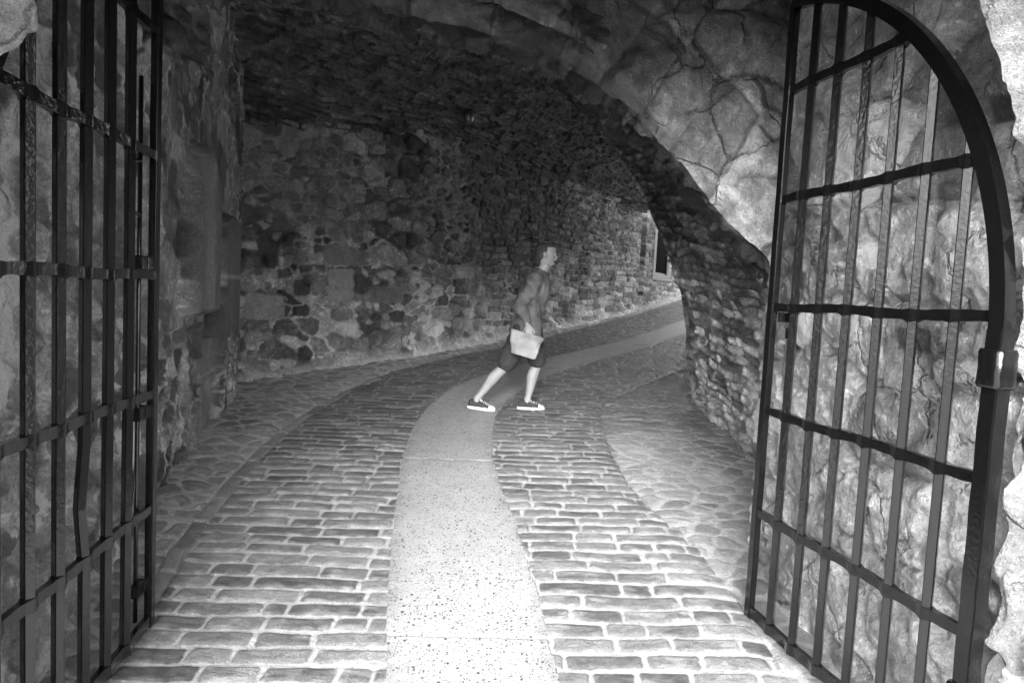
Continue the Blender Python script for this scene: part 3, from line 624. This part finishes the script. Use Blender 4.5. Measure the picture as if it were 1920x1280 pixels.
# ceiling between gateway and inner arch
cyv = np.linspace(1.75, 4.4, 130); ct = np.linspace(-.12, math.pi + .12, 300)
CP = np.zeros((300, 130, 3)); CP[..., 0] = -.1 + 1.95 * np.cos(ct)[:, None]; CP[..., 1] = cyv; CP[..., 2] = 2.95 + 1.3 * np.sin(ct)[:, None]
u = CP[..., 1]; v = np.repeat((ct * 1.7)[:, None], 130, 1); hh, aa, rr = rubble(u, v, 840, .35, .14, .05, .18, .05, .2)
tag(sheet('gateway_ceiling', CP, hh, aa, rr, M_vault, flip=False), 'dark rough stone ceiling above the open gate leaves', 'vaulted ceiling')

# ------------------------------------------------------------------ iron gate leaves
def leaf(root, W, curve_u, curve_z, nb, side, bend=None, bolt=False):
    """local x from hinge to free edge, y thickness, z up from the bottom rail"""
    rnd = random.Random(3 + nb + side)
    cz = lambda x: float(np.interp(x, curve_u, curve_z))
    def strip(name, xs, zc, hh_, yh, parent=root):
        bm = bmesh.new(); rings = []
        for x, z, a, b in zip(xs, zc, hh_, yh): rings.append([(x, -b, z - a), (x, b, z - a), (x, b, z + a), (x, -b, z + a)])
        ring_loft(bm, rings); bmesh.ops.recalc_face_normals(bm, faces=bm.faces)
        return bm_obj(name, bm, M_iron, parent, False)
    # hinge stile and free stile
    def post(name, x0, x1, y, z0, z1):
        bm = bmesh.new(); n = 24; rings = []
        for i in range(n + 1):
            z = z0 + (z1 - z0) * i / n; w_ = .0015 * math.sin(i * 1.7 + side)
            rings.append([(x0 + w_, -y, z), (x1 + w_, -y, z), (x1 + w_, y, z), (x0 + w_, y, z)])
        ring_loft(bm, rings); bmesh.ops.recalc_face_normals(bm, faces=bm.faces)
        bmesh.ops.bevel(bm, geom=[e for e in bm.edges if len(e.link_faces) == 2 and e.calc_face_angle(0) > 1], offset=.004, segments=2, affect='EDGES')
        return bm_obj(name, bm, M_iron, root, False)
    post('hinge_stile', -.029, .029, .027, -.03, curve_z[0] + .05)
    post('lock_stile', W - .023, W + .023, .016, -.035, cz(W) + .01)
    bm = bmesh.new(); rings = []
    n = 46; us = np.linspace(0, 1, n) ** 1.6 * W; pts = [Vector((x, 0, cz(x))) for x in us]
    for i, p in enumerate(pts):
        t = (pts[min(i + 1, n - 1)] - pts[max(i - 1, 0)]).normalized(); nr = Vector((-t.z, 0, t.x))
        q = p; rings.append([q - nr * .027 + Vector((0, -.020, 0)), q + nr * .027 + Vector((0, -.020, 0)), q + nr * .027 + Vector((0, .020, 0)), q - nr * .027 + Vector((0, .020, 0))])
    ring_loft(bm, rings); bmesh.ops.recalc_face_normals(bm, faces=bm.faces); bm_obj('arched_top', bm, M_iron, root, False)
    bx_ = [W * (k + 1) / (nb + 1) for k in range(nb)] if side > 0 else sorted(W - .247 - .171 * k for k in range(nb))
    # rails with swellings forged round each bar
    for zi, z in enumerate((0.0, .5, 1.0, 1.5, 2.0, 2.5)):
        x0 = .02
        while cz(x0) < z + .01 and x0 < W: x0 += .005
        xs = [x0]; x = x0
        while x < W - .02: x += .008; xs.append(min(x, W - .015))
        hh_, yh, zc = [], [], []
        ph = rnd.random() * 6
        for x in xs:
            b = max(math.exp(-((x - q) / .024) ** 2) for q in bx_)
            hh_.append(.0185 + .0045 * b + .0012 * math.sin(x * 55 + ph)); yh.append(.0115 + .010 * b); zc.append(z + .004 * math.sin(x * 9 + ph) - .003 * b)
        if zi == 0: hh_ = [.024] * len(xs)
        strip('rail', xs, zc, hh_, yh)
    # round-cornered square bars
    for k, x in enumerate(bx_):
        top = cz(x) - .01; n = 60; pts = []
        kx = (rnd.random() - .5) * .006; ph = rnd.random() * 6
        for i in range(n + 1):
            z = .0 + top * i / n; dx = kx * math.sin(z * 2.2 + ph)
            if bend and k == bend[0]:
                dx += bend[3] * max(0, 1 - abs(z - bend[1]) / bend[2])
            pts.append((x + dx, 0, z))
        bm = bmesh.new(); rings = []
        for p in pts:
            s_ = .0155
            ra = math.radians(38) * side; rc, rs = math.cos(ra), math.sin(ra)
            rings.append([(p[0] + s_ * (ca * rc - cb * rs), p[1] + s_ * (ca * rs + cb * rc), p[2]) for ca, cb in ((-1, -.8), (-.8, -1), (.8, -1), (1, -.8), (1, .8), (.8, 1), (-.8, 1), (-1, .8))])
        ring_loft(bm, rings); bmesh.ops.recalc_face_normals(bm, faces=bm.faces); bm_obj('bar', bm, M_iron, root, False)
    # pintle collars on the hinge side
    for z in (.28, 1.345):
        bm = bmesh.new(); prof_ = [(.028, -.06), (.042, -.06), (.046, -.05), (.044, 0), (.046, .05), (.042, .06), (.028, .06)]
        rings = []
        for j in range(24):
            a = 2 * math.pi * j / 24; sq = 1 + .12 * math.cos(4 * a)
            rings.append([(r_ * math.cos(a) / sq, r_ * math.sin(a) / sq, zz) for r_, zz in prof_])
        vs = [[bm.verts.new(p) for p in r_] for r_ in rings]
        for j in range(24):
            for q in range(len(prof_) - 1): bm.faces.new((vs[j][q], vs[(j + 1) % 24][q], vs[(j + 1) % 24][q + 1], vs[j][q + 1]))
        bmesh.ops.recalc_face_normals(bm, faces=bm.faces); c_ = bm_obj('hinge_collar', bm, M_iron, root); c_.location = (0, 0, z)
    if bolt:
        bm = bmesh.new(); tube(bm, [(W - .075, -.03 * side, z) for z in (.02, .5, 1.2, 2.3)], .009)
        b_ = bm_obj('drop_bolt', bm, M_iron, root)
        for z in (.16, .92, 1.55):
            bm = bmesh.new(); box(bm, W - .095, W - .02, -.045 * side - .002, -.045 * side + .03 * side, z - .025, z + .025); bm_obj('bolt_keeper', bm, M_iron, b_, False, .004)
        bm = bmesh.new(); tube(bm, [(W - .155 + .055 * math.cos(t), -.03 * side, .62 + .085 * math.sin(t)) for t in np.linspace(0, 2 * math.pi, 29)[:-1]], .0055, 8, True); bm_obj('ring_handle', bm, M_iron, root)
        bm = bmesh.new(); tube(bm, [(W - .10, -.02 * side, 1.96), (W - .135, -.03 * side, 1.95), (W - .145, -.03 * side, 1.92), (W - .145, -.03 * side, 1.78), (W - .135, -.03 * side, 1.75), (W - .10, -.02 * side, 1.74)], .008); bm_obj('pull_handle', bm, M_iron, root)
    else:
        bm = bmesh.new(); box(bm, W - .13, W - .02, -.034, -.018, 1.428, 1.474); bm_obj('hasp', bm, M_iron, root, False, .004)
        pd = None
        bm = bmesh.new(); tube(bm, [(W - .10 + .016 * math.cos(t), -.04, 1.405 + .028 * math.sin(t)) for t in np.linspace(-.3, math.pi + .3, 12)], .004, 8)
        box(bm, W - .124, W - .076, -.052, -.028, 1.352, 1.402); bm_obj('padlock', bm, M_iron, root, False)
def hinge_rot(hp, fp): return math.atan2(fp[1] - hp[1], fp[0] - hp[0])
cu_R = list(1.5 * (np.linspace(0, 1, 160)) ** 2); cz_R = [1.42 + 1.51 * math.sqrt(max(0, 1 - (1 - q / 1.5) ** 2)) for q in cu_R]
hR, fR = (1.485, 2.08), (1.235, 3.27); WR = math.hypot(hR[0] - fR[0], hR[1] - fR[1])
ir = empty('iron_gate', (hR[0], hR[1], 0), hinge_rot(hR, fR))
tag(ir, 'right leaf of the open black iron gate, with a padlock hanging below its middle rail', 'gate', 'leaves of the iron gate')
leaf(ir, WR, cu_R, cz_R, 6, 1)
hL, fL = (-1.363, 1.64), (-1.53, 2.90); WL = math.hypot(hL[0] - fL[0], hL[1] - fL[1])
il = empty('iron_gate', (hL[0], hL[1], 0), hinge_rot(hL, fL))
tag(il, 'left leaf of the open black iron gate, with one kinked bar and a ring handle', 'gate', 'leaves of the iron gate')
leaf(il, WL, [q * 1.05 for q in cu_R], [q - .06 for q in cz_R], 6, -1, bend=(3, .70, .22, -.035), bolt=True)
# floor keeper hook by the left wall
bm = bmesh.new(); tube(bm, [(0, 0, .0), (0, 0, .16), (.01, 0, .19), (.03, 0, .20), (.06, 0, .20), (.075, 0, .18), (.08, 0, .15)], .008)
hk = bm_obj('gate_hook', bm, M_iron); hk.location = (-1.52, 2.22, float(gz(2.22)) + .0); tag(hk, 'small bent iron hook standing on the ground behind the left gate leaf', 'hook')

# ------------------------------------------------------------------ lamp on the vault
lp = empty('vault_lamp', (0, 0, 0)); tag(lp, 'small round lamp on a bracket high on the dark vault', 'lamp')
def vault_pt(s, vv, off=0): 
    q = O + s * a_ + vv * n_; return Vector((q[0], q[1], float(vz_(np.array(s), np.array(vv))) - off))
lp.location = vault_pt(2.62, 0.68, .05)
bm = bmesh.new(); rings = []
for r_, z in ((.001, -.115), (.04, -.105), (.065, -.075), (.075, -.03), (.075, .0), (.06, .02), (.05, .06), (.001, .061)):
    rings.append([(r_ * math.cos(t), r_ * math.sin(t), z) for t in np.linspace(0, 2 * math.pi, 25)[:-1]])
ring_loft(bm, rings); bmesh.ops.recalc_face_normals(bm, faces=bm.faces); bm_obj('lamp_shade', bm, M_lamp, lp)
bm = bmesh.new(); tube(bm, [(.06, .0, .03), (.14, .06, .05), (.22, .14, .09), (.34, .24, .15)], .009, 8); bm_obj('cable', bm, M_lamp, lp)

# ------------------------------------------------------------------ the person
def blob(name, chains, mat, parent, voxel=.006, smooth_it=6):
    """chains: lists of (point, rx, ry[, axis]) ellipses; merged into one skin by voxel remesh"""
    bm = bmesh.new()
    for ch in chains:
        pts = [Vector(c[0]) for c in ch]; n = len(pts)
        # subdivide with Catmull-Rom
        P2, A2, B2 = [], [], []
        for i in range(n - 1):
            p0, p1, p2, p3 = pts[max(i - 1, 0)], pts[i], pts[i + 1], pts[min(i + 2, n - 1)]
            for k in range(5):
                t = k / 5
                P2.append(.5 * ((2 * p1) + (p2 - p0) * t + (2 * p0 - 5 * p1 + 4 * p2 - p3) * t * t + (3 * p1 - p0 - 3 * p2 + p3) * t ** 3))
                tt_ = t * t * (3 - 2 * t); A2.append(ch[i][1] * (1 - tt_) + ch[i + 1][1] * tt_); B2.append(ch[i][2] * (1 - tt_) + ch[i + 1][2] * tt_)
        P2.append(pts[-1]); A2.append(ch[-1][1]); B2.append(ch[-1][2])
        rings = []; N_ = 18; side = Vector(ch[0][3]) if len(ch[0]) > 3 else Vector((0, 1, 0))
        m_ = len(P2)
        t0 = (P2[1] - P2[0]).normalized(); t1 = (P2[-1] - P2[-2]).normalized()
        seq = [(P2[0] - t0 * A2[0] * .75, .25, 0), (P2[0] - t0 * A2[0] * .5, .7, 0)] + [(P2[i], 1, i) for i in range(m_)] + [(P2[-1] + t1 * A2[-1] * .5, .7, m_ - 1), (P2[-1] + t1 * A2[-1] * .75, .25, m_ - 1)]
        for p, sc_, i in seq:
            t = (P2[min(i + 1, m_ - 1)] - P2[max(i - 1, 0)]).normalized()
            y = (side - t * side.dot(t)).normalized(); x = y.cross(t)
            rings.append([p + (x * math.cos(a) * A2[i] + y * math.sin(a) * B2[i]) * sc_ for a in np.linspace(0, 2 * math.pi, N_ + 1)[:-1]])
        ring_loft(bm, rings)
    bmesh.ops.recalc_face_normals(bm, faces=bm.faces)
    me = bpy.data.meshes.new(name); bm.to_mesh(me); bm.free()
    o = link(bpy.data.objects.new(name, me), None)
    md = o.modifiers.new('r', 'REMESH'); md.mode = 'VOXEL'; md.voxel_size = voxel; md.use_smooth_shade = True
    s2 = o.modifiers.new('s', 'SMOOTH'); s2.iterations = smooth_it; s2.factor = .5
    bpy.context.view_layer.update()
    ev_ = o.evaluated_get(bpy.context.evaluated_depsgraph_get()); nm = bpy.data.meshes.new_from_object(ev_)
    o.modifiers.clear(); o.data = nm; nm.name = name; nm.materials.clear(); nm.materials.append(mat)
    nm.polygons.foreach_set('use_smooth', [True] * len(nm.polygons))
    o.parent = parent
    return o
pr = empty('person', (.16, 6.62, float(gz(6.62)) + .012))
tag(pr, 'person walking to the right across the road in shorts, loose grey top and canvas shoes', 'person')
# local frame: +x walking direction, -y towards the camera, z up. far leg planted forward, near leg trailing
hipL, kneeL, ankL = (.02, .08, .80), (.10, .08, .455), (.02, .07, .095)      # planted forward leg
hipR, kneeR, ankR = (-.05, -.08, .80), (-.22, -.10, .43), (-.47, -.11, .115)  # trailing leg
shF, shN = (.08, .17, 1.27), (.04, -.17, 1.27)
elF, haF = (.04, .23, 1.01), (.22, .19, .90)
elN, haN = (-.10, -.24, 1.04), (-.02, -.25, .85)
def leg(h, k, a):
    h, k, a = Vector(h), Vector(k), Vector(a)
    return [(h, .085, .082), (h.lerp(k, .5), .070, .068), (k.lerp(h, .12), .054, .052), (k, .052, .050), (k.lerp(a, .12) + Vector((-.006, 0, 0)), .050, .047),
            (k.lerp(a, .34) + Vector((-.016, 0, 0)), .056, .049), (k.lerp(a, .62) + Vector((-.006, 0, 0)), .042, .037), (k.lerp(a, .88), .031, .028), (a, .034, .031), (a + Vector((.0, 0, -.03)), .036, .033)]
def arm(s, e, h):
    s, e, h = Vector(s), Vector(e), Vector(h)
    return [(s, .046, .046), (s.lerp(e, .5), .040, .038), (e, .034, .033), (e.lerp(h, .3), .036, .033), (e.lerp(h, .75), .025, .022), (h, .021, .025)]
def hand(h, d, side, thumb):
    """palm + four fingers curled round a strap + thumb; d = direction of hand"""
    h = Vector(h); d = Vector(d).normalized(); s = Vector(side).normalized(); c = d.cross(s)
    ch = [[(h, .020, .026, s), (h + d * .03, .015, .036, s), (h + d * .075, .014, .038, s)]]
    for i, ln in enumerate((.062, .072, .068, .052)):
        b = h + d * .078 + s * (-.030 + i * .020)
        ch.append([(b - d * .012, .0085, .0085), (b + d * ln * .40 + c * .004, .0082, .0082), (b + d * ln * .70 + c * .022, .0075, .0075), (b + d * ln * .72 + c * .045, .0068, .0068)])
    b = h + d * .025 - s * .030 * thumb
    ch.append([(b, .011, .011), (b + d * .030 - s * .016 * thumb + c * .008, .0095, .0095), (b + d * .055 - s * .016 * thumb + c * .022, .008, .008)])
    return ch
hc = Vector((.165, -.01, 1.515))
tors = [((-.015, 0, .80), .105, .155), ((.0, 0, .92), .095, .138), ((.02, 0, 1.05), .10, .135), ((.045, 0, 1.18), .112, .155), ((.06, 0, 1.275), .095, .170), ((.075, 0, 1.325), .06, .10), ((.095, 0, 1.36), .052, .052), ((.125, 0, 1.42), .050, .050)]
head = [((.10, 0, 1.44), .055, .055), ((.12, -.0, 1.475), .085, .066), ((.125, 0, 1.53), .098, .076), ((.125, 0, 1.575), .090, .072), ((.12, 0, 1.605), .060, .050)]
nose = [((.212, 0, 1.525), .010, .010), ((.228, 0, 1.502), .014, .014), ((.215, 0, 1.492), .010, .012)]
chin = [((.16, 0, 1.44), .030, .036), ((.195, 0, 1.445), .022, .026)]
brow = [((.208, -.035, 1.545), .010, .012), ((.218, 0, 1.545), .010, .012), ((.208, .035, 1.545), .010, .012)]
lips = [((.212, -.018, 1.473), .007, .007), ((.222, 0, 1.474), .008, .008), ((.212, .018, 1.473), .007, .007)]
earN = [((.115, -.078, 1.50), .016, .007), ((.110, -.082, 1.53), .020, .008)]; earF = [((.115, .078, 1.50), .016, .007), ((.110, .082, 1.53), .020, .008)]
def footc(a, hx): a = Vector(a); return [(a + Vector((-.03, 0, -.045)), .03, .03, (0, 1, 0)), (a + Vector((.06, 0, -.055)), .026, .034), (a + Vector((.14, 0, -.068)), .018, .036)]
chains = [tors, head, nose, chin, brow, lips, earN, earF, leg(hipL, kneeL, ankL), leg(hipR, kneeR, ankR), arm(shF, elF, haF), arm(shN, elN, haN), footc(ankL, 0), footc(ankR, 0)]
chains += hand(haF, (.7, -.1, -.7), (0, 1, 0), 1) + hand(haN, (.25, 0, -1), (1, 0, 0), -1)
body = blob('body', chains, M_skin, pr, .0046, 2)
# eyes
for sy in (-.032, .032):
    bm = bmesh.new(); bmesh.ops.create_uvsphere(bm, u_segments=12, v_segments=8, radius=.012); e_ = bm_obj('eye', bm, M_rubber, body); e_.location = (.206, sy, 1.524)
# hair, swept back
hair = blob('hair', [[((.192, 0, 1.592), .022, .040), ((.14, 0, 1.608), .036, .068), ((.08, 0, 1.592), .048, .077), ((.052, 0, 1.545), .042, .077), ((.050, 0, 1.49), .036, .068), ((.058, 0, 1.43), .030, .052)],
                     [((.105, -.070, 1.58), .035, .016), ((.08, -.074, 1.53), .034, .014), ((.07, -.070, 1.49), .026, .014)], [((.105, .070, 1.58), .035, .016), ((.08, .074, 1.53), .034, .014), ((.07, .070, 1.49), .026, .014)]], M_hair, body, .0055, 4)
displace_cloth_later = hair
shirt = blob('shirt', [[((-.03, 0, .76), .150, .195), ((-.01, 0, .90), .130, .170), ((.01, 0, 1.05), .128, .162), ((.045, 0, 1.18), .125, .170), ((.06, 0, 1.275), .105, .178), ((.078, 0, 1.335), .068, .095)],
                       [(Vector(shF) + Vector((0, -.03, .01)), .062, .062), (Vector(shF).lerp(Vector(elF), .5), .056, .054), (Vector(elF), .050, .048), (Vector(elF).lerp(Vector(haF), .5), .043, .041), (Vector(elF).lerp(Vector(haF), .85), .036, .036)],
                       [(Vector(shN) + Vector((0, .03, .01)), .062, .062), (Vector(shN).lerp(Vector(elN), .5), .056, .054), (Vector(elN), .050, .048), (Vector(elN).lerp(Vector(haN), .5), .043, .041), (Vector(elN).lerp(Vector(haN), .85), .036, .036)]], M_shirt, body, .007, 4)
def mixp(a, b, t): return Vector(a).lerp(Vector(b), t)
shorts = blob('shorts', [[((-.02, 0, .88), .108, .150), ((-.02, 0, .76), .125, .165)],
                         [(hipL, .105, .10), (mixp(hipL, kneeL, .5), .096, .092), (mixp(hipL, kneeL, .93), .090, .086)],
                         [(hipR, .105, .10), (mixp(hipR, kneeR, .5), .096, .092), (mixp(hipR, kneeR, .93), .090, .086)]], M_short, body, .007, 4)
def displace_cloth(o, amp, seed):
    n = len(o.data.vertices); co = np.zeros(n * 3, np.float32); no = np.zeros(n * 3, np.float32)
    o.data.vertices.foreach_get('co', co); o.data.vertices.foreach_get('normal', no); co = co.reshape(-1, 3); no = no.reshape(-1, 3)
    d_ = amp * (fbm(co[:, 0] * 9 + co[:, 1] * 6, co[:, 2] * 7 + co[:, 0] * 5, 3, seed) + .35)
    co += no * d_[:, None]; o.data.vertices.foreach_set('co', co.ravel()); o.data.update()
displace_cloth(shirt, .034, 5); displace_cloth(shorts, .014, 6)
def shoe(a, rot):
    root = None; a = Vector(a)
    # sole outline
    L_ = .275; out_ = []
    for k in range(40):
        t = 2 * math.pi * k / 40; x = math.cos(t); y = math.sin(t)
        wdt = .046 * (1 - .10 * (x < 0)) * (1 - .14 * math.exp(-((x + .15) / .3) ** 2)); out_.append((x * L_ / 2 + .045, y * wdt * (abs(math.sin(t)) ** -.25 if abs(math.sin(t)) > .05 else 1)))
    bm = bmesh.new(); rings = [[(x * s_, y * s_, z) for x, y in out_] for s_, z in ((.95, 0), (1, .004), (1.0, .028), (.97, .032))]
    ring_loft(bm, rings); bmesh.ops.recalc_face_normals(bm, faces=bm.faces)
    sole = bm_obj('shoe_sole', bm, M_rubber, body)
    up = []
    def sec(x, w_, h_): return [(x, w_ * math.cos(t), .03 + h_ * max(math.sin(t), 0) ** .8 if math.sin(t) > 0 else .03) for t in np.linspace(0, 2 * math.pi, 25)[:-1]]
    bm = bmesh.new(); ring_loft(bm, [sec(x, w_, h_) for x, w_, h_ in ((-.088, .012, .03), (-.082, .030, .052), (-.06, .036, .066), (-.02, .037, .070), (.02, .038, .072), (.05, .040, .060), (.08, .042, .047), (.115, .043, .036))])
    bmesh.ops.recalc_face_normals(bm, faces=bm.faces); upper = bm_obj('shoe_upper', bm, M_canvas, body)
    bm = bmesh.new(); ring_loft(bm, [sec(x, w_, h_) for x, w_, h_ in ((.113, .0445, .037), (.135, .043, .033), (.158, .036, .027), (.174, .022, .016), (.180, .006, .006))])
    bmesh.ops.recalc_face_normals(bm, faces=bm.faces); cap_ = bm_obj('toe_cap', bm, M_rubber, upper)
    bm = bmesh.new()
    for q in range(5):
        x = .028 + q * .017; z = .03 + np.interp(x, [.02, .05, .08, .115], [.072, .060, .047, .036]) + .002
        tube(bm, [(x, -.027, z - .014), (x + .004, -.012, z), (x + .012 * (-1) ** q, .012, z), (x, .027, z - .014)], .0038, 6)
    for sy in (-1, 1): tube(bm, [(.026, 0, .103), (.018, sy * .018, .112), (.03, sy * .036, .100), (.04, sy * .030, .086)], .0032, 6)
    lace = bm_obj('laces', bm, M_rubber, upper)
    mt = Matrix.Translation(a) @ Matrix.Rotation(rot, 4, 'Y')
    for q in (sole, upper): q.matrix_local = mt @ Matrix.Translation((0, 0, 0))
shoe((ankL[0] - .005, ankL[1], 0), 0)
shoe((ankR[0] - .0, ankR[1], .010), R(5))
# pale shopping bag carried in the near hand
bg_ = empty('carrier_bag', (pr.location.x - .07, pr.location.y - .27, pr.location.z + .565)); bg_.rotation_euler = (0, R(14), R(4))
tag(bg_, 'crumpled pale paper bag held at the side of the walking person', 'bag')
bm = bmesh.new(); rings = []
for i in range(15):
    z = .215 * i / 14; wx_ = .115 + .045 * i / 14; wy_ = .035 - .014 * i / 14
    ring = []
    for k in range(40):
        t = 2 * math.pi * k / 40; x = wx_ * np.sign(math.cos(t)) * abs(math.cos(t)) ** .35; y = wy_ * np.sign(math.sin(t)) * abs(math.sin(t)) ** .5
        nz_ = float(fbm(np.array([x * 22 + 3]), np.array([z * 22 + k * .03]), 3, 9)[0]) * .010 + float(facets(np.array([x + 5.]), np.array([z * 1. + 3]), .07, 13, .9)[0]) * .7 - .012; ring.append((x + nz_ * .4, y + nz_ * np.sign(y), z))
    rings.append(ring)
ring_loft(bm, rings); bmesh.ops.recalc_face_normals(bm, faces=bm.faces); bm_obj('bag_body', bm, M_bag, bg_)
for sy in (-.014, .014):
    bm = bmesh.new(); tube(bm, [(-.045, sy, .205), (-.040, sy * .8, .245), (-.0, sy * .3, .272), (.040, sy * .8, .245), (.045, sy, .205)], .004, 8); bm_obj('handle', bm, M_bag, bg_)
print('faces', sum(len(o.data.polygons) for o in bpy.data.objects if o.type == 'MESH'))
